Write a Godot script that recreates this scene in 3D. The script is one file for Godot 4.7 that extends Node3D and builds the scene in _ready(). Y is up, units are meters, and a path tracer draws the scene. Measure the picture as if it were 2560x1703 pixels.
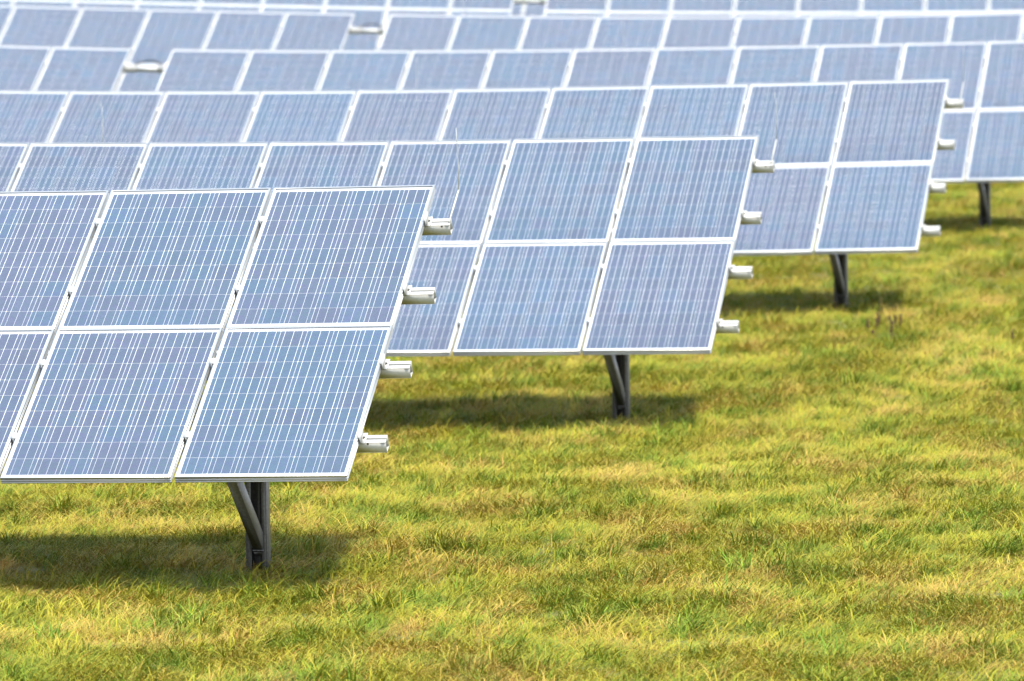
extends Node3D
# A field of solar tables on a mown meadow, seen through a long lens.

# ---------------------------------------------------------------- camera and rows
const CAM_Y := 4.062
const FOCAL := 14700.0          # pixels of a 2560 x 1703 picture
const PITCH := 4.69960
const ROLL := 0.82293
const PW := 0.992               # panel width
const PL := 1.5                 # panel length along the slope
const GAP := 0.02
const COL := PW + GAP
const LEG_BACK := 1.4855        # post line, horizontally in front of the top edge
const LEG_DROP := 2.155          # top edge above the ground
const TABLE_GAP := 0.53
# right end of the top edge: x, height over the lens, distance, turn, tilt, slope, sag, cubic
const ROWS := [
	[-0.4496, -1.9518, 35.2339, 0.1943, 0.5135, 0.016, 0.3844, 0.0021],
	[2.0023, -2.2518, 47.1485, 0.198, 0.5249, 0.0112, -0.0907, 0.2789],
	[4.3928, -2.2615, 58.6001, 0.2096, 0.5329, 0.0198, 0.1384, 0.1071],
	[5.7583, -2.2843, 70.624, 0.2002, 0.5311, 0.0147, 0.0865, 0.1205],
	[6.2536, -2.2908, 82.9232, 0.1925, 0.5236, 0.012, 0.8145, -0.0968],
	[7.777, -1.8019, 94.8457, 0.108, 0.5236, 0.0005, 0.5435, -0.0475],
	[8.6, -1.55, 106.6, 0.108, 0.5236, 0.0005, 0.5435, -0.0475],
]
# row, first column's place along the row, columns
const TABLES := [
	[0, 0.0, 6], [1, 0.0, 9], [2, 0.0, 12],
	[3, -COL, 11], [3, 10.0 * COL - GAP + TABLE_GAP, 4],
	[4, -3.0 * COL, 11], [4, 8.0 * COL - GAP + TABLE_GAP, 7],
	[5, -3.0 * COL, 10], [5, 7.0 * COL - GAP + TABLE_GAP, 10],
	[6, -2.0 * COL, 16],
]
const LABELS := [
	"blue solar table of the front row, its upright brace standing in shaded grass",
	"solar table of the second row from the front, two panels high",
	"solar table of the third row, the last with an open end over grass",
	"long solar table of the fourth row, joined by a splice to a shorter one",
	"shorter solar table of the fourth row, beyond the dark arched cable",
	"long solar table of the fifth row, its panels greyish blue and soft",
	"shorter solar table of the fifth row, beyond the gap with a spliced rail",
	"pale solar table of the sixth row, on the longer side of its gap",
	"pale solar table of the sixth row, rising on the bank past its gap",
	"hindmost solar table of the field, glimpsed through the sixth row's gap",
]

var cam_basis: Basis
var rng := RandomNumberGenerator.new()
var used := {}
var M := {}
var bump := FastNoiseLite.new()
var quads := []                 # screen outlines of the rows, nearest first

func numbered(n: String) -> String:
	if not used.has(n):
		used[n] = 0
		return n
	used[n] += 1
	return "%s_%03d" % [n, used[n]]

func put(o: Node3D, called: String, parent: Node = null) -> Node3D:
	if parent == null:
		o.name = numbered(called)
		add_child(o)
	else:
		var n := 0
		var nm := called
		var taken: Dictionary = names_of(parent)
		if taken.has(called):
			n = taken[called] + 1
			nm = "%s_%03d" % [called, n]
		taken[called] = n
		o.name = nm
		parent.add_child(o)
	return o

var child_names := {}
func names_of(p: Node) -> Dictionary:
	var id := p.get_instance_id()
	if not child_names.has(id):
		child_names[id] = {}
	return child_names[id]

func mi(mesh: Mesh, called: String, parent: Node = null, mat: Material = null) -> MeshInstance3D:
	var o := MeshInstance3D.new()
	o.mesh = mesh
	if mat:
		o.material_override = mat
	put(o, called, parent)
	return o

func tag(o: Node, label: String, category: String, group := "", kind := "") -> void:
	if label:
		o.set_meta("label", label)
	if category:
		o.set_meta("category", category)
	if group:
		o.set_meta("group", group)
	if kind:
		o.set_meta("kind", kind)

# ---------------------------------------------------------------- shapes
func quad(st: SurfaceTool, a: Vector3, b: Vector3, c: Vector3, d: Vector3) -> void:
	for p in [a, b, c, a, c, d]:
		st.add_vertex(p)

# a hexahedron from its eight corners: 0-3 one end (clockwise seen from outside), 4-7 the other
func hexa(st: SurfaceTool, v: Array) -> void:
	quad(st, v[0], v[1], v[2], v[3])
	quad(st, v[7], v[6], v[5], v[4])
	for i in 4:
		var j := (i + 1) % 4
		quad(st, v[j], v[i], v[i + 4], v[j + 4])

func box(st: SurfaceTool, lo: Vector3, hi: Vector3, t := Transform3D()) -> void:
	var v := []
	for z in [lo.z, hi.z]:
		for p in [[lo.x, lo.y], [lo.x, hi.y], [hi.x, hi.y], [hi.x, lo.y]]:
			v.append(t * Vector3(p[0], p[1], z))
	# end at lo.z looks towards -z
	hexa(st, [v[3], v[2], v[1], v[0], v[7], v[6], v[5], v[4]])

# box with chamfered long edges along z
func bar(st: SurfaceTool, w: float, h: float, z0: float, z1: float, c: float, t := Transform3D()) -> void:
	var x := w / 2
	var y := h / 2
	var p := [Vector2(-x + c, -y), Vector2(-x, -y + c), Vector2(-x, y - c), Vector2(-x + c, y), Vector2(x - c, y), Vector2(x, y - c), Vector2(x, -y + c), Vector2(x - c, -y)]
	for i in 8:
		var a: Vector2 = p[i]
		var b: Vector2 = p[(i + 1) % 8]
		quad(st, t * Vector3(a.x, a.y, z0), t * Vector3(a.x, a.y, z1), t * Vector3(b.x, b.y, z1), t * Vector3(b.x, b.y, z0))
	for i in range(1, 7):
		for e in [[z0, true], [z1, false]]:
			var k0: Vector3 = t * Vector3(p[0].x, p[0].y, e[0])
			var k1: Vector3 = t * Vector3(p[i].x, p[i].y, e[0])
			var k2: Vector3 = t * Vector3(p[i + 1].x, p[i + 1].y, e[0])
			for q in ([k0, k1, k2] if e[1] else [k0, k2, k1]):
				st.add_vertex(q)

func tube(st: SurfaceTool, path: Array, radii: Array, sides := 8) -> void:
	var rings := []
	for i in path.size():
		var a: Vector3 = path[max(i - 1, 0)]
		var b: Vector3 = path[min(i + 1, path.size() - 1)]
		var d := (b - a).normalized()
		var u := d.cross(Vector3(0.31, 0.2, 0.93)).normalized()
		var w := d.cross(u)
		var ring := []
		for k in sides:
			var an := TAU * k / sides
			ring.append(path[i] + (u * cos(an) + w * sin(an)) * radii[i])
		rings.append(ring)
	for i in path.size() - 1:
		for k in sides:
			var l := (k + 1) % sides
			quad(st, rings[i][k], rings[i + 1][k], rings[i + 1][l], rings[i][l])
	for e in [0, path.size() - 1]:
		for k in sides:
			var l := (k + 1) % sides
			for q in ([path[e], rings[e][k], rings[e][l]] if e == 0 else [path[e], rings[e][l], rings[e][k]]):
				st.add_vertex(q)

func start() -> SurfaceTool:
	var st := SurfaceTool.new()
	st.begin(Mesh.PRIMITIVE_TRIANGLES)
	return st

func done(st: SurfaceTool, m: Material) -> ArrayMesh:
	st.generate_normals()
	var a := st.commit()
	a.surface_set_material(0, m)
	return a

# ---------------------------------------------------------------- materials
func lin(r: float, g: float, b: float) -> Color:
	return Color(r, g, b).linear_to_srgb()

func noise_tex(freq: float, lo: Color, hi: Color, seed_: int, size := 512, kind := FastNoiseLite.TYPE_SIMPLEX, mid := Color(0, 0, 0, 0)) -> NoiseTexture2D:
	var n := FastNoiseLite.new()
	n.noise_type = kind
	n.seed = seed_
	n.frequency = freq
	n.fractal_octaves = 5
	var g := Gradient.new()
	g.set_color(0, lo)
	g.set_color(1, hi)
	if mid.a > 0.0:
		g.add_point(0.5, mid)
	var t := NoiseTexture2D.new()
	t.width = size
	t.height = size
	t.seamless = true
	t.noise = n
	t.color_ramp = g
	return t

func std(albedo: Color, rough: float, metal := 0.0) -> StandardMaterial3D:
	var m := StandardMaterial3D.new()
	m.albedo_color = albedo
	m.roughness = rough
	m.metallic = metal
	return m

func crystal_texture() -> ImageTexture:
	var n := FastNoiseLite.new()
	n.noise_type = FastNoiseLite.TYPE_CELLULAR
	n.cellular_return_type = FastNoiseLite.RETURN_CELL_VALUE
	n.cellular_distance_function = FastNoiseLite.DISTANCE_EUCLIDEAN
	n.frequency = 0.035
	n.seed = 11
	n.fractal_type = FastNoiseLite.FRACTAL_NONE
	n.domain_warp_enabled = true
	n.domain_warp_amplitude = 12.0
	n.domain_warp_frequency = 0.03
	var im := Image.create(512, 512, false, Image.FORMAT_RGB8)
	for y in 512:
		for x in 512:
			var v := n.get_noise_2d(x, y) * 0.5 + 0.5
			var w := n.get_noise_2d(x + 900.0, y * 1.3) * 0.5 + 0.5
			im.set_pixel(x, y, Color(0.87 + 0.13 * v, 0.88 + 0.12 * w, 0.90 + 0.10 * v))
	return ImageTexture.create_from_image(im)

func make_materials() -> void:
	M.frame = std(lin(0.45, 0.45, 0.44), 0.36, 0.85)
	M.rail = std(lin(0.48, 0.48, 0.47), 0.45, 0.2)
	M.rail.albedo_texture = noise_tex(0.02, Color(0.9, 0.9, 0.89), Color(1, 1, 1), 5)
	M.rail.uv1_triplanar = true
	M.rail.uv1_scale = Vector3(3, 3, 3)
	M.back = std(lin(0.50, 0.51, 0.52), 0.6)
	M.ribbon = std(lin(0.80, 0.81, 0.82), 0.45, 0.15)
	M.cell = std(Color(1, 1, 1), 0.42)
	M.cell.vertex_color_use_as_albedo = true
	M.cell.albedo_texture = crystal_texture()
	M.glass = StandardMaterial3D.new()
	M.glass.transparency = BaseMaterial3D.TRANSPARENCY_ALPHA
	M.glass.albedo_color = Color(0.5, 0.55, 0.6, 0.02)
	M.glass.roughness = 0.12
	M.glass.metallic_specular = 0.5
	M.steel = std(lin(0.20, 0.195, 0.185), 0.5, 0.45)
	M.steel.albedo_texture = noise_tex(0.03, Color(0.62, 0.62, 0.62), Color(1, 1, 1), 9, 512, FastNoiseLite.TYPE_CELLULAR)
	M.steel.uv1_triplanar = true
	M.steel.uv1_scale = Vector3(4, 4, 4)
	M.bolt = std(lin(0.10, 0.10, 0.09), 0.45, 0.7)
	M.cable = std(lin(0.03, 0.03, 0.035), 0.6)
	M.rod = std(lin(0.46, 0.45, 0.41), 0.5, 0.3)
	M.soil = std(Color(1, 1, 1), 0.95)
	M.soil.albedo_texture = noise_tex(0.012, lin(0.055, 0.075, 0.014), lin(0.16, 0.13, 0.045), 3, 1024, FastNoiseLite.TYPE_SIMPLEX, lin(0.09, 0.09, 0.02))
	M.soil.uv1_triplanar = true
	M.soil.uv1_world_triplanar = true
	M.soil.uv1_scale = Vector3(0.35, 0.35, 0.35)
	M.blade = std(Color(1, 1, 1), 0.65)
	M.blade.vertex_color_use_as_albedo = true
	M.blade.metallic_specular = 0.22
	M.blade.backlight_enabled = true
	M.blade.backlight = Color(0.35, 0.35, 0.25)
	M.dock = std(lin(0.075, 0.03, 0.018), 0.8)

# ---------------------------------------------------------------- the ground
func row_height(k: int, s: float) -> float:   # of the top edge over the lens' level, at s metres along the row
	var r: Array = ROWS[k]
	var sc := clampf(s, -6.0, 17.0)
	var t := sc / 5.0
	return r[1] - r[5] * sc + 0.1 * r[6] * t * t + 0.1 * r[7] * t * t * t

func ground_y(x: float, z: float) -> float:   # world x and z (z runs towards the viewer)
	var zz := -z
	var last := 0.0
	var last_b := -1e9
	for k in ROWS.size():
		var r: Array = ROWS[k]
		var c := cos(0.1993)
		var sn := sin(0.1993)
		var a: float = (x - r[0]) * c - (zz - r[2]) * sn
		var b: float = (x - r[0]) * sn + (zz - r[2]) * c + LEG_BACK
		var here := row_height(k, -a) - LEG_DROP + CAM_Y
		if b <= 0.0:
			if k == 0:
				last = here
			else:
				last = lerpf(last, here, smoothstep(0.0, 1.0, last_b / (last_b - b)))
			return last + bump.get_noise_2d(x * 10.0, z * 10.0) * 0.035
		last = here
		last_b = b
	return last + bump.get_noise_2d(x * 10.0, z * 10.0) * 0.035

func ground_at(px: float, py: float) -> Vector3:   # where the ray through a pixel of the photograph meets the ground
	var d := (cam_basis * Vector3((px - 1280.0) / FOCAL, -(py - 851.5) / FOCAL, -1.0)).normalized()
	var t := 20.0
	while t < 200.0:
		var p := Vector3(0, CAM_Y, 0) + d * t
		if p.y < ground_y(p.x, p.z):
			return Vector3(p.x, ground_y(p.x, p.z), p.z)
		t += 0.05
	return Vector3.ZERO

func to_pixel(p: Vector3) -> Vector2:
	var q := cam_basis.inverse() * (p - Vector3(0, CAM_Y, 0))
	return Vector2(1280.0 + FOCAL * q.x / -q.z, 851.5 - FOCAL * q.y / -q.z)

func build_ground() -> void:
	var xs := []
	var zs := []
	for i in 61:
		xs.append(-14.0 + 0.5 * i)
	for i in 211:
		zs.append(-125.0 + 0.5 * i)
	for e in [1.0, 3.0, 8.0, 20.0, 60.0, 150.0, 400.0, 1000.0, 2500.0]:
		xs.push_front(-14.0 - e)
		xs.push_back(16.0 + e)
		zs.push_front(-125.0 - e)
		zs.push_back(-20.0 + e)
	var st := start()
	st.set_smooth_group(0)
	var h := []
	for z in zs:
		var line := []
		for x in xs:
			line.append(Vector3(x, ground_y(clampf(x, -30.0, 30.0), clampf(z, -125.0, -20.0)), z))
		h.append(line)
	for j in zs.size() - 1:
		for i in xs.size() - 1:
			quad(st, h[j][i], h[j][i + 1], h[j + 1][i + 1], h[j + 1][i])
	st.index()
	var g := mi(done(st, M.soil), "ground")
	tag(g, "", "", "", "structure")

# ---------------------------------------------------------------- solar panels
var frame_mesh: ArrayMesh
var back_mesh: ArrayMesh
var glass_mesh: ArrayMesh
var ribbon_mesh: ArrayMesh
var junction_mesh: ArrayMesh
const CELL := 0.156
const CELL_STEP := 0.1584

func make_panel_meshes() -> void:
	var prof := [Vector2(0, -0.040), Vector2(0, -0.0345), Vector2(0.005, -0.0335), Vector2(0.005, -0.0265), Vector2(0, -0.0255), Vector2(0, -0.0205), Vector2(0.005, -0.0195), Vector2(0.005, -0.0115), Vector2(0, -0.0105), Vector2(0, -0.0008), Vector2(0.0008, 0), Vector2(0.0112, 0), Vector2(0.012, -0.0008), Vector2(0.012, -0.0035), Vector2(0.0065, -0.0035), Vector2(0.0065, -0.038), Vector2(0.028, -0.038), Vector2(0.028, -0.040)]
	var st := start()
	for i in prof.size():
		var a: Vector2 = prof[i]
		var b: Vector2 = prof[(i + 1) % prof.size()]
		var ca := corners(a.x, a.y)
		var cb := corners(b.x, b.y)
		for k in 4:
			var l := (k + 1) % 4
			quad(st, ca[k], cb[k], cb[l], ca[l])
	frame_mesh = done(st, M.frame)
	st = start()
	var c := corners(0.007, -0.0078)
	quad(st, c[0], c[1], c[2], c[3])
	var cl := corners(0.007, -0.0084)
	quad(st, cl[3], cl[2], cl[1], cl[0])
	back_mesh = done(st, M.back)
	st = start()
	c = corners(0.007, -0.0042)
	quad(st, c[0], c[1], c[2], c[3])
	glass_mesh = done(st, M.glass)
	st = start()
	for i in 6:
		for b in 3:
			var x := (i - 2.5) * CELL_STEP + (b - 1) * CELL / 3.0
			var z0 := -4.5 * CELL_STEP + 0.002
			box(st, Vector3(x - 0.00105, -0.0070, z0), Vector3(x + 0.00105, -0.0066, -z0))
	ribbon_mesh = done(st, M.ribbon)
	st = start()
	bar(st, 0.11, 0.025, -0.05, 0.05, 0.003, Transform3D(Basis(), Vector3(0, -0.022, -0.62)))
	junction_mesh = done(st, M.cable)

func corners(inset: float, y: float) -> Array:   # clockwise seen from above
	var x := PW / 2 - inset
	var z := PL / 2 - inset
	return [Vector3(-x, y, -z), Vector3(x, y, -z), Vector3(x, y, z), Vector3(-x, y, z)]

func cell_color(mix: float, light: float) -> Color:
	var blue := Vector3(0.024, 0.058, 0.108)
	var violet := Vector3(0.037, 0.048, 0.088)
	var v := blue.lerp(violet, clampf(mix, 0.0, 1.0)) * light
	return Color(v.x, v.y, v.z)

var cell_meshes := []
const MIXES := 7
const LIGHTS := 4

func cell_faces(st: SurfaceTool, t: Transform3D, uv0: Vector2, col: Color) -> void:
	var x := CELL / 2
	var c := 0.004
	var lo := -0.0076
	var hi := -0.0073
	var p := [Vector2(-x + c, -x), Vector2(x - c, -x), Vector2(x, -x + c), Vector2(x, x - c), Vector2(x - c, x), Vector2(-x + c, x), Vector2(-x, x - c), Vector2(-x, -x + c)]
	st.set_color(col)
	for i in range(1, 7):
		for q in [p[0], p[i], p[i + 1]]:
			st.set_uv(uv0 + (q + Vector2(x, x)) * 2.2)
			st.set_normal(t.basis.y)
			st.add_vertex(t * Vector3(q.x, hi, q.y))
	for i in 8:
		var a: Vector2 = p[i]
		var b: Vector2 = p[(i + 1) % 8]
		var nn := t.basis * Vector3(a.x + b.x, 0, a.y + b.y).normalized()
		for q in [[a, hi], [a, lo], [b, lo], [a, hi], [b, lo], [b, hi]]:
			st.set_uv(uv0)
			st.set_normal(nn)
			st.add_vertex(t * Vector3(q[0].x, q[1], q[0].y))

func make_cell_meshes() -> void:
	for i in MIXES:
		for l in LIGHTS:
			var st := start()
			cell_faces(st, Transform3D(), Vector2(rng.randf(), rng.randf()), cell_color(i / (MIXES - 1.0), 0.86 + 0.09 * l))
			var a := st.commit()
			a.surface_set_material(0, M.cell)
			cell_meshes.append(a)

# ---------------------------------------------------------------- tables
class Table:
	var k: int
	var s0: float
	var n: int
	var node: Node3D
	var base: Vector3
	var tau: float
	var length: float

func top_y(t: Table, s: float) -> float:   # height of the top edge over the table's own base
	return row_height(t.k, s) + CAM_Y - t.base.y

func slope_frame(t: Table, s: float) -> Transform3D:   # at the top edge: x right, y out of the panels, z down the slope
	var dy := (top_y(t, s - 0.3) - top_y(t, s + 0.3)) / 0.6
	var x := Vector3(1, dy, 0).normalized()
	var z := Vector3(0, -sin(t.tau), cos(t.tau))
	z = (z - x * x.dot(z)).normalized()
	return Transform3D(Basis(x, z.cross(x), z), Vector3(-s, top_y(t, s), 0))

func seen(p: Vector3, k: int) -> bool:
	var q := to_pixel(p)
	if q.x < -10.0 or q.x > 2570.0 or q.y < -10.0 or q.y > 1713.0:
		return false
	for e in quads:
		if e[0] < k and Geometry2D.is_point_in_polygon(q, e[1]):
			return false
	return true

const FRONT_MIX := [[0.5, -0.05], [0.3, 0.65], [0.8, 0.85], [0.6, 0.6], [0.5, 0.5], [0.5, 0.5]]

func build_panels(t: Table) -> void:
	var inv := t.node.transform
	var rest := start()
	var any_rest := false
	var single := 300 if t.k < 4 else 0
	var patch := FastNoiseLite.new()
	patch.seed = 40 + t.k * 7 + int(t.s0 * 3.0)
	patch.frequency = 0.11
	for j in t.n:
		for row in 2:
			var s := t.s0 + j * COL + PW / 2
			var f := slope_frame(t, s)
			var p := Node3D.new()
			put(p, "solar_panel", t.node)
			var z := PL / 2 + row * (PL + 0.004)
			p.transform = Transform3D(f.basis, f.origin + f.basis.z * z)
			# hardly two modules sit quite flush
			p.rotate_object_local(Vector3.RIGHT, rng.randf_range(-0.0012, 0.0012))
			mi(back_mesh, "backsheet", p)
			mi(frame_mesh, "frame", p)
			mi(ribbon_mesh, "busbars", p).set_meta("kind", "stuff")
			mi(glass_mesh, "glass", p)
			mi(junction_mesh, "junction_box", p)
			var bias: float = rng.randf_range(0.15, 0.85)
			if t.k == 0:
				bias = FRONT_MIX[j][row]
			var lightness := rng.randf_range(-0.05, 0.05)
			for r in 9:
				for c in 6:
					var at := Vector3((c - 2.5) * CELL_STEP, 0, (r - 4) * CELL_STEP)
					var v := patch.get_noise_3d(j * 40.0 + c * 6.0, row * 60.0 + r * 6.0, 0.0) * 1.1 + rng.randfn(0.0, 0.13) + bias
					var light := clampf(1.0 + lightness + rng.randfn(0.0, 0.05), 0.86, 1.13)
					if single > 0 and seen(inv * (p.transform * at), t.k):
						single -= 1
						var idx := clampi(int(round(clampf(v, 0, 1) * (MIXES - 1))), 0, MIXES - 1) * LIGHTS + clampi(int(round((light - 0.86) / 0.09)), 0, LIGHTS - 1)
						var o := mi(cell_meshes[idx], "cell", p)
						o.position = at
					else:
						any_rest = true
						cell_faces(rest, p.transform * Transform3D(Basis(), at), Vector2(rng.randf(), rng.randf()), cell_color(v, light))
	if any_rest:
		var a := rest.commit()
		a.surface_set_material(0, M.cell)
		mi(a, "solar_cells", t.node).set_meta("kind", "stuff")

# sweeps boxes given by (z, y) ranges in the slope frame along the row, from s = a to s = b
func along(st: SurfaceTool, t: Table, a: float, b: float, z: float, boxes: Array) -> void:
	var stops := [a]
	var s := ceilf(a / COL) * COL
	while s < b:
		if s > a + 0.05 and s < b - 0.05:
			stops.append(s)
		s += COL
	stops.append(b)
	for e in boxes:
		for i in stops.size() - 1:
			var v := []
			for q in [stops[i], stops[i + 1]]:
				var f := slope_frame(t, q)
				for zy in [[e[0], e[2]], [e[0], e[3]], [e[1], e[3]], [e[1], e[2]]]:
					v.append(f.origin + f.basis.y * zy[1] + f.basis.z * (z + zy[0]))
			# first end faces +x
			hexa(st, [v[0], v[1], v[2], v[3], v[4], v[5], v[6], v[7]])

const PURLINS := [0.35, 1.09, 0.35 + PL + 0.004, 1.09 + PL + 0.004]
const RAIL_BOXES := [[0.006, 0.037, -0.0435, -0.0405], [-0.037, -0.006, -0.0435, -0.0405], [0.030, 0.033, -0.110, -0.0436], [-0.033, -0.030, -0.110, -0.0436], [-0.0329, 0.0329, -0.113, -0.1101]]
const SPLICE_BOXES := [[-0.026, 0.026, -0.106, -0.052]]

func build_frame(t: Table) -> void:
	var s_end := t.s0 + t.n * COL - GAP
	var over := 0.148
	for i in 4:
		var st := start()
		along(st, t, t.s0 - over - 0.012 * ((i * 5 + t.k) % 3), s_end + 0.11, PURLINS[i], RAIL_BOXES)
		var rail := mi(done(st, M.rail), "rail", t.node)
		# bolt heads under the lip
		for sb in ([t.s0 - 0.10 + 0.055 * (i % 2)] if t.k < 3 and (i == 0 or i == 3) else []):
			var f := slope_frame(t, sb)
			var b := start()
			tube(b, [f * Vector3(0, -0.051, PURLINS[i] + 0.0331), f * Vector3(0, -0.051, PURLINS[i] + 0.037)], [0.0065, 0.0065], 6)
			mi(done(b, M.bolt), "bolt", rail)
		# clamps at both ends and between the panels
		for j in t.n + 1:
			var sc := t.s0 + j * COL - GAP / 2
			var f := slope_frame(t, sc)
			var c := start()
			var len := 0.05
			if j == 0 or j == t.n:
				var side := 1.0 if j == 0 else -1.0
				sc = t.s0 if j == 0 else s_end
				f = slope_frame(t, sc)
				var o := Transform3D(f.basis, f.origin + f.basis.z * PURLINS[i])
				box(c, Vector3(min(0.003 * side, 0.007 * side), -0.0398, -len), Vector3(max(0.003 * side, 0.007 * side), 0.0035, len), o)
				box(c, Vector3(min(0.0069 * side, 0.034 * side), -0.0398, -len), Vector3(max(0.0069 * side, 0.034 * side), -0.034, len), o)
				box(c, Vector3(min(-0.008 * side, 0.0031 * side), 0.0007, -len), Vector3(max(-0.008 * side, 0.0031 * side), 0.0034, len), o)
				var clamp_ := mi(done(c, M.rail), "end_clamp", t.node)
				if t.k < 3:
					var b := start()
					tube(b, [o * Vector3(0.021 * side, -0.0338, 0), o * Vector3(0.021 * side, -0.026, 0)], [0.0075, 0.0065], 6)
					mi(done(b, M.bolt), "bolt", clamp_)
			else:
				var o := Transform3D(f.basis, f.origin + f.basis.z * PURLINS[i])
				box(c, Vector3(-0.0075, -0.0398, -0.035), Vector3(0.0075, -0.034, 0.035), o)
				box(c, Vector3(-0.003, -0.0339, -0.035), Vector3(0.003, 0.0006, 0.035), o)
				box(c, Vector3(-0.015, 0.0007, -0.028), Vector3(0.015, 0.0032, 0.028), o)
				mi(done(c, M.rail), "mid_clamp", t.node)
	# posts, rafters, braces
	var s := t.s0 + (0.77 if t.k == 0 else 0.88)
	while s < s_end:
		build_leg(t, s)
		s += 2.3
	# lightning rods
	var at := [t.s0 - 0.142] if t.s0 <= 0.0 else []
	if t.n > 5:
		at.append(t.s0 + 5.45)
	if t.n > 10:
		at.append(t.s0 + 10.05)
	for sr in at:
		var f := slope_frame(t, sr)
		var y := -0.036 if sr < t.s0 else -0.06
		var zb: float = PURLINS[0] + 0.01
		var foot := f * Vector3(0, y, zb)
		var knee := f * Vector3(0, y, zb - 0.35)
		var tip := knee + Vector3(rng.randf_range(-0.012, 0.004), 0.375, 0.0)
		var st := start()
		tube(st, [foot, foot.lerp(knee, 0.97), knee], [0.0048, 0.0048, 0.004], 8)
		var rod := mi(done(st, M.rod), "lightning_rod", t.node)
		st = start()
		tube(st, [knee - Vector3(0, 0.004, 0), knee.lerp(tip, 0.4) + Vector3(0.004, 0, 0), knee.lerp(tip, 0.8) + Vector3(0.003, 0, 0), tip], [0.003, 0.0027, 0.0022, 0.0017], 6)
		mi(done(st, M.rod), "rod_tip", rod)

func build_leg(t: Table, s: float) -> void:
	var f := slope_frame(t, s)
	var ct := cos(t.tau)
	var w := LEG_BACK / ct                        # slope distance of the post line
	var here := t.node.transform * Vector3(-s, 0, LEG_BACK)
	var gy := ground_y(here.x, here.z) - t.base.y
	# rafter under the rails
	var st := start()
	var o := Transform3D(f.basis, f.origin - f.basis.y * 0.166)
	bar(st, 0.06, 0.104, 0.22, PURLINS[3] + 0.14, 0.004, o)
	mi(done(st, M.steel), "rafter", t.node)
	# post: a channel open to the front
	var head := f * Vector3(0, -0.222, w)
	var x0 := -s - 0.063
	var x1 := -s + 0.063
	var zb := LEG_BACK - 0.05
	var zf := LEG_BACK + 0.04
	st = start()
	var bot := gy - 0.4
	var topy := head.y + 0.02
	var th := 0.005
	box(st, Vector3(x0 + th, bot, zb), Vector3(x1 - th, topy, zb + th))
	box(st, Vector3(x0, bot, zb), Vector3(x0 + th - 0.0001, topy, zf))
	box(st, Vector3(x1 - th + 0.0001, bot, zb), Vector3(x1, topy, zf))
	box(st, Vector3(x0 + th, bot, zf - th), Vector3(x0 + 0.034, topy, zf))
	box(st, Vector3(x1 - 0.03, bot, zf - th), Vector3(x1 - th, topy, zf))
	# stiffening fold of the web
	box(st, Vector3(-s - 0.008, bot, zb + th + 0.0002), Vector3(-s + 0.012, topy, zb + th + 0.018))
	mi(done(st, M.steel), "post", t.node)
	# brace from the foot of the post to the lower end of the rafter
	var a := Vector3(-s + 0.014, gy + 0.16, LEG_BACK + 0.012)
	var b := f * Vector3(0, -0.232, PURLINS[3] + 0.03)
	b.x = -s + 0.014
	var d := (b - a).normalized()
	var up := d.cross(Vector3.RIGHT).normalized()
	if up.y < 0.0:
		up = -up
	var xx := up.cross(d)
	st = start()
	bar(st, 0.06, 0.09, 0.0, a.distance_to(b), 0.003, Transform3D(Basis(xx, up, d), a))
	var brace := mi(done(st, M.steel), "brace", t.node)
	st = start()
	bar(st, 0.066, 0.008, -0.008, 0.0, 0.001, Transform3D(Basis(xx, up, d), a - up * 0.047 + d * 0.03))
	bar(st, 0.064, 0.094, -0.03, -0.001, 0.003, Transform3D(Basis(xx, up, d), a))
	mi(done(st, M.steel), "foot_bracket", brace)
	st = start()
	tube(st, [a - up * 0.052 + d * 0.0, a - up * 0.044 + d * 0.0], [0.011, 0.011], 6)
	mi(done(st, M.bolt), "bolt", brace)

func build_table(e: Array, label: String) -> void:
	var t := Table.new()
	t.k = e[0]
	t.s0 = e[1]
	t.n = e[2]
	var r: Array = ROWS[t.k]
	t.tau = r[4]
	t.length = t.n * COL
	var turn := Basis(Vector3.UP, -r[3])
	var at := Vector3(r[0], 0, -r[2])
	var post := at + turn * Vector3(-t.s0 - 0.85, 0, LEG_BACK)
	t.base = Vector3(at.x, ground_y(post.x, post.z), at.z)
	t.node = Node3D.new()
	put(t.node, "solar_table")
	t.node.transform = Transform3D(turn, t.base)
	tag(t.node, label, "solar table", "solar tables standing in rows")
	build_frame(t)
	build_panels(t)
	# what bridges the gap to the next table of the row
	if (t.k == 3 or t.k == 4 or t.k == 5) and t.s0 < 0.0:
		var s_end := t.s0 + t.n * COL - GAP
		for i in 4:
			var st := start()
			along(st, t, s_end + 0.03, s_end + TABLE_GAP - 0.03, PURLINS[i], SPLICE_BOXES)
			mi(done(st, M.rail), "splice_rail", t.node)
		var f0 := slope_frame(t, s_end + 0.06)
		var f1 := slope_frame(t, s_end + TABLE_GAP - 0.1)
		var a := f0 * Vector3(0, -0.05, PURLINS[0] - 0.045)
		var b := f1 * Vector3(0, -0.05, PURLINS[0] - 0.045)
		var path := []
		var rad := []
		for q in 13:
			var u := q / 12.0
			path.append(a.lerp(b, u) + f0.basis.z * (-0.11 * sin(PI * u)))
			rad.append(0.012)
		var st := start()
		tube(st, path, rad, 8)
		mi(done(st, M.cable), "cable", t.node)

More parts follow.
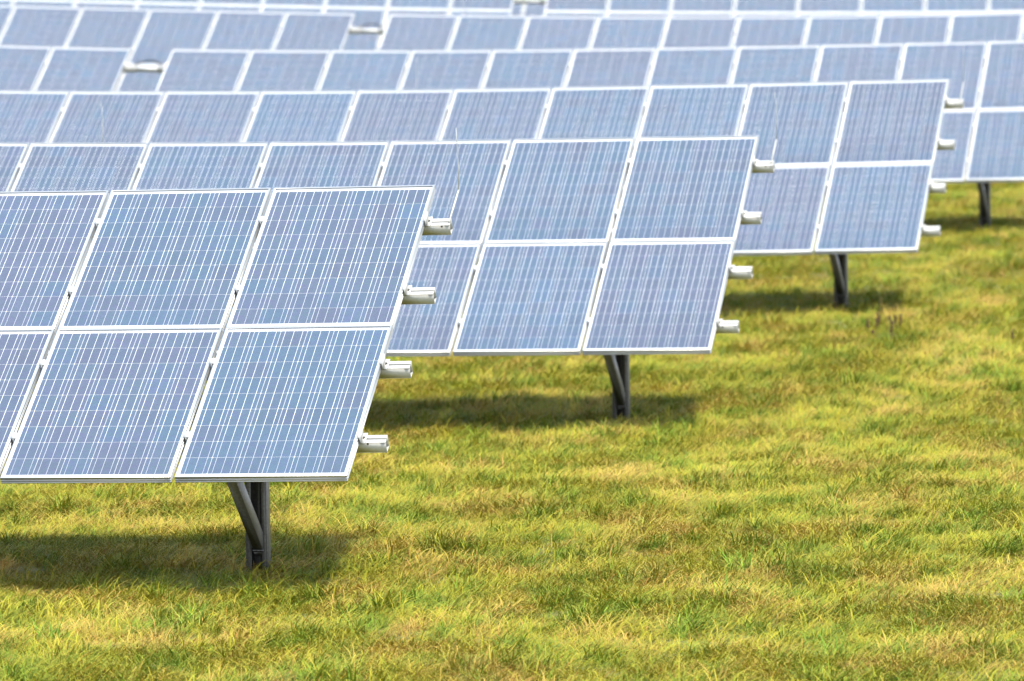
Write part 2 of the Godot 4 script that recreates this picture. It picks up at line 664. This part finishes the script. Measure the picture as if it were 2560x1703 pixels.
# ---------------------------------------------------------------- grass
func tuft_mesh(seed_: int, blades: int, len_lo: float, len_hi: float, spread: float, lean_lo: float, lean_hi: float, width: float, droop: float, tint := Color(1, 1, 1)) -> ArrayMesh:
	var r := RandomNumberGenerator.new()
	r.seed = seed_
	var st := start()
	for i in blades:
		var an := r.randf() * TAU
		var root := Vector3(cos(an), 0, sin(an)) * spread * sqrt(r.randf())
		var dir := r.randf() * TAU
		if r.randf() < 0.6:
			dir = r.randfn(0.0, 0.7)
		var lean := r.randf_range(lean_lo, lean_hi)
		var l := r.randf_range(len_lo, len_hi)
		var w := width * r.randf_range(0.6, 1.25)
		var out := Vector3(cos(dir), 0, sin(dir))
		var turn := r.randfn(0.0, 0.5)
		var across := Vector3(-sin(dir + turn), 0, cos(dir + turn))
		# some blades are straw, some deeper green
		var tone := r.randf()
		var col := Color(1, 1, 1)
		if tone < 0.22:
			col = Color(1.45, 1.2, 1.7)
		elif tone < 0.42:
			col = Color(0.62, 0.85, 0.75)
		elif tone < 0.5:
			col = Color(1.05, 0.7, 0.9)
		var b := r.randf_range(0.6, 1.3)
		col = Color(col.r * b * tint.r, col.g * b * tint.g, col.b * b * tint.b)
		var p := root - Vector3(0, 0.015, 0)
		var a := lean
		var prev := [p - across * w / 2, p + across * w / 2]
		var segs := 4
		for k in range(1, segs + 1):
			var step := l / segs
			p += (Vector3.UP * cos(a) + out * sin(a)) * step
			a += droop * r.randf_range(0.5, 1.3)
			var ww := w * (1.0 - pow(float(k) / segs, 1.6))
			var now := [p - across * ww / 2, p + across * ww / 2]
			st.set_color(col)
			if k < segs:
				quad(st, prev[0], now[0], now[1], prev[1])
			else:
				for q in [prev[0], p, prev[1]]:
					st.add_vertex(q)
			prev = now
	st.generate_normals()
	var m := st.commit()
	m.surface_set_material(0, M.blade)
	return m

func scatter(called: String, label: String, meshes: Array, places: Array) -> void:
	# places: [mesh index, Transform3D, Color]
	var holder := Node3D.new()
	put(holder, called)
	tag(holder, label, "grass", "", "stuff")
	for i in meshes.size():
		var mine := places.filter(func(q): return q[0] == i)
		if mine.is_empty():
			continue
		var mm := MultiMesh.new()
		mm.transform_format = MultiMesh.TRANSFORM_3D
		mm.use_colors = true
		mm.mesh = meshes[i]
		mm.instance_count = mine.size()
		for q in mine.size():
			mm.set_instance_transform(q, mine[q][1])
			mm.set_instance_color(q, mine[q][2])
		var o := MultiMeshInstance3D.new()
		o.multimesh = mm
		put(o, "blades", holder)
		o.set_meta("kind", "stuff")

func grass_color(x: float, z: float, a: FastNoiseLite, b: FastNoiseLite, c: FastNoiseLite) -> Color:
	var dry := a.get_noise_2d(x, z * 0.4) * 0.85 + b.get_noise_2d(x, z * 0.5) * 0.8 + rng.randfn(0.0, 0.28)
	var lush := c.get_noise_2d(x, z * 0.4) * 1.0 + rng.randfn(0.0, 0.36)
	var yellow := Vector3(0.300, 0.278, 0.022)
	var straw := Vector3(0.410, 0.280, 0.065)
	var green := Vector3(0.140, 0.210, 0.018)
	var v := yellow
	v = v.lerp(straw, smoothstep(-0.08, 0.8, dry))
	v = v.lerp(green, smoothstep(-0.05, 0.65, lush - dry * 0.35))
	v *= rng.randf_range(0.82, 1.18)
	return Color(v.x, v.y, v.z)

func build_grass() -> void:
	var na := FastNoiseLite.new()
	na.seed = 5
	na.frequency = 1.1
	na.fractal_octaves = 3
	var nb := FastNoiseLite.new()
	nb.seed = 17
	nb.frequency = 3.5
	var nc := FastNoiseLite.new()
	nc.seed = 29
	nc.frequency = 2.4
	nc.fractal_octaves = 4
	var wind := FastNoiseLite.new()
	wind.seed = 77
	wind.frequency = 0.5
	var clump := FastNoiseLite.new()
	clump.seed = 61
	clump.frequency = 1.6
	clump.fractal_octaves = 2
	var meshes := []
	for i in 6:
		meshes.append(tuft_mesh(100 + i, 26, 0.07, 0.18, 0.085, 0.25, 1.15, 0.0056, 0.45))
	for i in 3:
		meshes.append(tuft_mesh(200 + i, 26, 0.05, 0.12, 0.085, 0.2, 1.0, 0.0054, 0.36))
	for i in 3:
		meshes.append(tuft_mesh(300 + i, 24, 0.09, 0.20, 0.05, 0.1, 0.9, 0.0066, 0.40))
	var places := []
	var zz := 25.5
	while zz < 102.0:
		var band := 0.25
		var half := zz * 0.0871 * 1.12 + 1.1
		var per: float = 380.0 if zz < 38.0 else lerpf(380.0, 140.0, smoothstep(38.0, 60.0, zz))
		var count := int(2.0 * half * band * per)
		for i in count:
			var x := rng.randf_range(-half, half)
			var z := -zz - rng.randf() * band
			var lush := nc.get_noise_2d(x, z * 0.4)
			var kind := rng.randi() % 6
			if lush > 0.25 and rng.randf() < 0.45:
				kind = 9 + rng.randi() % 3
			elif rng.randf() < 0.3:
				kind = 6 + rng.randi() % 3
			var turn := -0.5 + wind.get_noise_2d(x, z) * 2.6 + rng.randfn(0.0, 0.55)
			var size := rng.randf_range(0.7, 1.15) * (1.0 + 0.5 * clump.get_noise_2d(x, z * 0.7)) * (1.0 if zz < 45.0 else 1.12)
			var t := Transform3D(Basis(Vector3.UP, turn).scaled(Vector3(size, size * rng.randf_range(0.75, 1.1), size)), Vector3(x, ground_y(x, z), z))
			places.append([kind, t, grass_color(x, z, na, nb, nc)])
		zz += band
	scatter("grass", "short yellow-green meadow grass between the rows of solar tables", meshes, places)
	print("grass tufts ", places.size())

# ---------------------------------------------------------------- plants
func build_plants() -> void:
	# brown dock stalks beside the third row's post
	var heads := [[2170, 838, 0.13], [2182, 846, 0.07], [2191, 838, 0.15], [2199, 830, 0.17], [2224, 872, 0.235], [2232, 832, 0.15], [2240, 832, 0.16], [2251, 834, 0.17], [2534, 872, 0.16]]
	for i in heads.size():
		var h: Array = heads[i]
		var p := ground_at(h[0], h[1])
		var root := Node3D.new()
		put(root, "dock_plant")
		root.position = p
		var near_post := i < 8
		var say := "short brown dried dock stalk in the grass before the third row's post"
		if i == 4:
			say = "tallest dried dock stalk, brown seeds on a long bare stem, among shorter ones"
		elif not near_post:
			say = "lone brown dried dock stalk standing apart from the others in open grass"
		tag(root, say, "weed", "brown dock stalks by the post" if near_post and i != 4 else "")
		var lean := Vector3(rng.randfn(0, 0.12), 1, rng.randfn(0, 0.12)).normalized()
		var st := start()
		var path := []
		var rad := []
		for k in 6:
			path.append(lean * (h[2] * k / 5.0 - 0.02) + Vector3(0.006 * sin(k * 1.3 + i), 0, 0))
			rad.append(0.0034 - 0.0003 * k)
		tube(st, path, rad, 6)
		mi(done(st, M.dock), "stem", root)
		st = start()
		for k in 46:
			var u := rng.randf_range(0.52, 1.04)
			var c: Vector3 = lean * h[2] * u + Vector3(rng.randfn(0, 0.0075), 0, rng.randfn(0, 0.0075))
			var b := Basis.from_euler(Vector3(rng.randf() * 6, rng.randf() * 6, rng.randf() * 6))
			var e := 0.0058
			for f in [[Vector3(e, 0, 0), Vector3(0, e, 0), Vector3(0, 0, e)], [Vector3(-e, 0, 0), Vector3(0, 0, e), Vector3(0, e, 0)], [Vector3(e, 0, 0), Vector3(0, 0, -e), Vector3(0, e, 0)], [Vector3(-e, 0, 0), Vector3(0, e, 0), Vector3(0, 0, -e)], [Vector3(e, 0, 0), Vector3(0, 0, e), Vector3(0, -e, 0)], [Vector3(-e, 0, 0), Vector3(0, -e, 0), Vector3(0, 0, e)], [Vector3(e, 0, 0), Vector3(0, -e, 0), Vector3(0, 0, -e)], [Vector3(-e, 0, 0), Vector3(0, 0, -e), Vector3(0, -e, 0)]]:
				for q in f:
					st.add_vertex(c + b * q)
		mi(done(st, M.dock), "seed_head", root).set_meta("kind", "stuff")
	# coarse green tussocks
	var m := []
	for i in 4:
		m.append(tuft_mesh(400 + i, 70, 0.10, 0.24, 0.09, 0.05, 0.95, 0.009, 0.34, Color(0.17, 0.24, 0.025)))
	var spots := [  [120, 1600], [1100, 1130], [1470, 1545], [1730, 1560], [1850, 1420], [2390, 1170], [2100, 1230], [2540, 1120], [2540, 1500], [2520, 950], [1900, 1010], [1330, 1420], [2080, 1640], [2300, 1600], [2240, 1010], [1820, 940], [2230, 700], [1180, 1560], [880, 1530], [1830, 1480], [480, 1560], [2030, 1690]]
	for i in spots.size():
		var p := ground_at(spots[i][0], spots[i][1] + 14)
		if p == Vector3.ZERO:
			continue
		var o := MeshInstance3D.new()
		o.mesh = m[i % 4]
		put(o, "grass_tussock")
		o.position = p
		o.rotation.y = rng.randf() * 0.9 - 0.5
		o.scale = Vector3.ONE * rng.randf_range(0.8, 1.15)
		tag(o, "coarse green grass tussock dotted over the open meadow", "grass tussock", "coarse green tussocks dotted over the open meadow")

func _ready() -> void:
	rng.seed = 20240
	cam_basis = Basis(Vector3.RIGHT, -deg_to_rad(PITCH)) * Basis(Vector3.BACK, -deg_to_rad(ROLL))
	var cam := Camera3D.new()
	cam.name = "camera"
	cam.transform = Transform3D(cam_basis, Vector3(0, CAM_Y, 0))
	cam.near = 0.5
	cam.far = 6000.0
	var lens := CameraAttributesPhysical.new()
	lens.frustum_focal_length = 207.0
	lens.frustum_focus_distance = 33.6
	lens.exposure_aperture = 4.1
	lens.frustum_far = 6000.0
	lens.frustum_near = 0.5
	cam.attributes = lens
	cam.fov = rad_to_deg(2.0 * atan(851.5 / FOCAL))
	cam.current = true
	add_child(cam)

	var env := Environment.new()
	env.background_mode = Environment.BG_SKY
	var sky := Sky.new()
	var sm := ProceduralSkyMaterial.new()
	sm.sky_top_color = Color(0.66, 0.73, 0.83)
	sm.sky_horizon_color = Color(0.90, 0.92, 0.95)
	sm.sky_curve = 0.25
	sm.ground_bottom_color = Color(0.35, 0.36, 0.25)
	sm.ground_horizon_color = Color(0.75, 0.77, 0.76)
	sky.sky_material = sm
	env.sky = sky
	env.background_energy_multiplier = 1.3
	env.tonemap_mode = Environment.TONE_MAPPER_LINEAR
	env.tonemap_exposure = 2.3
	env.sdfgi_enabled = true
	env.ssao_enabled = true
	env.ssil_enabled = true
	var we := WorldEnvironment.new()
	we.name = "environment"
	we.environment = env
	add_child(we)

	var sun := DirectionalLight3D.new()
	sun.name = "sun"
	sun.light_energy = 1.25
	sun.light_color = Color(1.0, 0.965, 0.90)
	sun.light_angular_distance = 4.0
	sun.shadow_enabled = true
	var el := deg_to_rad(74.4)
	var az := deg_to_rad(58.0)      # from straight behind the camera, towards its right
	var to_sun := Vector3(sin(az) * cos(el), sin(el), cos(az) * cos(el))
	sun.look_at_from_position(to_sun * 50.0, Vector3.ZERO, Vector3.BACK)
	add_child(sun)

	bump.seed = 8
	bump.frequency = 0.06
	bump.fractal_octaves = 3
	make_materials()
	build_ground()
	for e in TABLES:
		var r: Array = ROWS[e[0]]
		var tr := Transform3D(Basis(Vector3.UP, -r[3]), Vector3(r[0], 0, -r[2]))
		var poly := PackedVector2Array()
		var ends := [e[1], e[1] + e[2] * COL]
		for q in [[0, 0.0], [1, 0.0], [1, 1.0], [0, 1.0]]:
			var drop: float = q[1] * (2.0 * PL)
			var s: float = ends[q[0]]
			poly.append(to_pixel(tr * Vector3(-s, row_height(e[0], s) + CAM_Y - drop * sin(r[4]), drop * cos(r[4]))))
		quads.append([e[0], poly])
	make_panel_meshes()
	make_cell_meshes()
	for i in TABLES.size():
		build_table(TABLES[i], LABELS[i])
	print("tables")
	build_grass()
	build_plants()
	print("done")
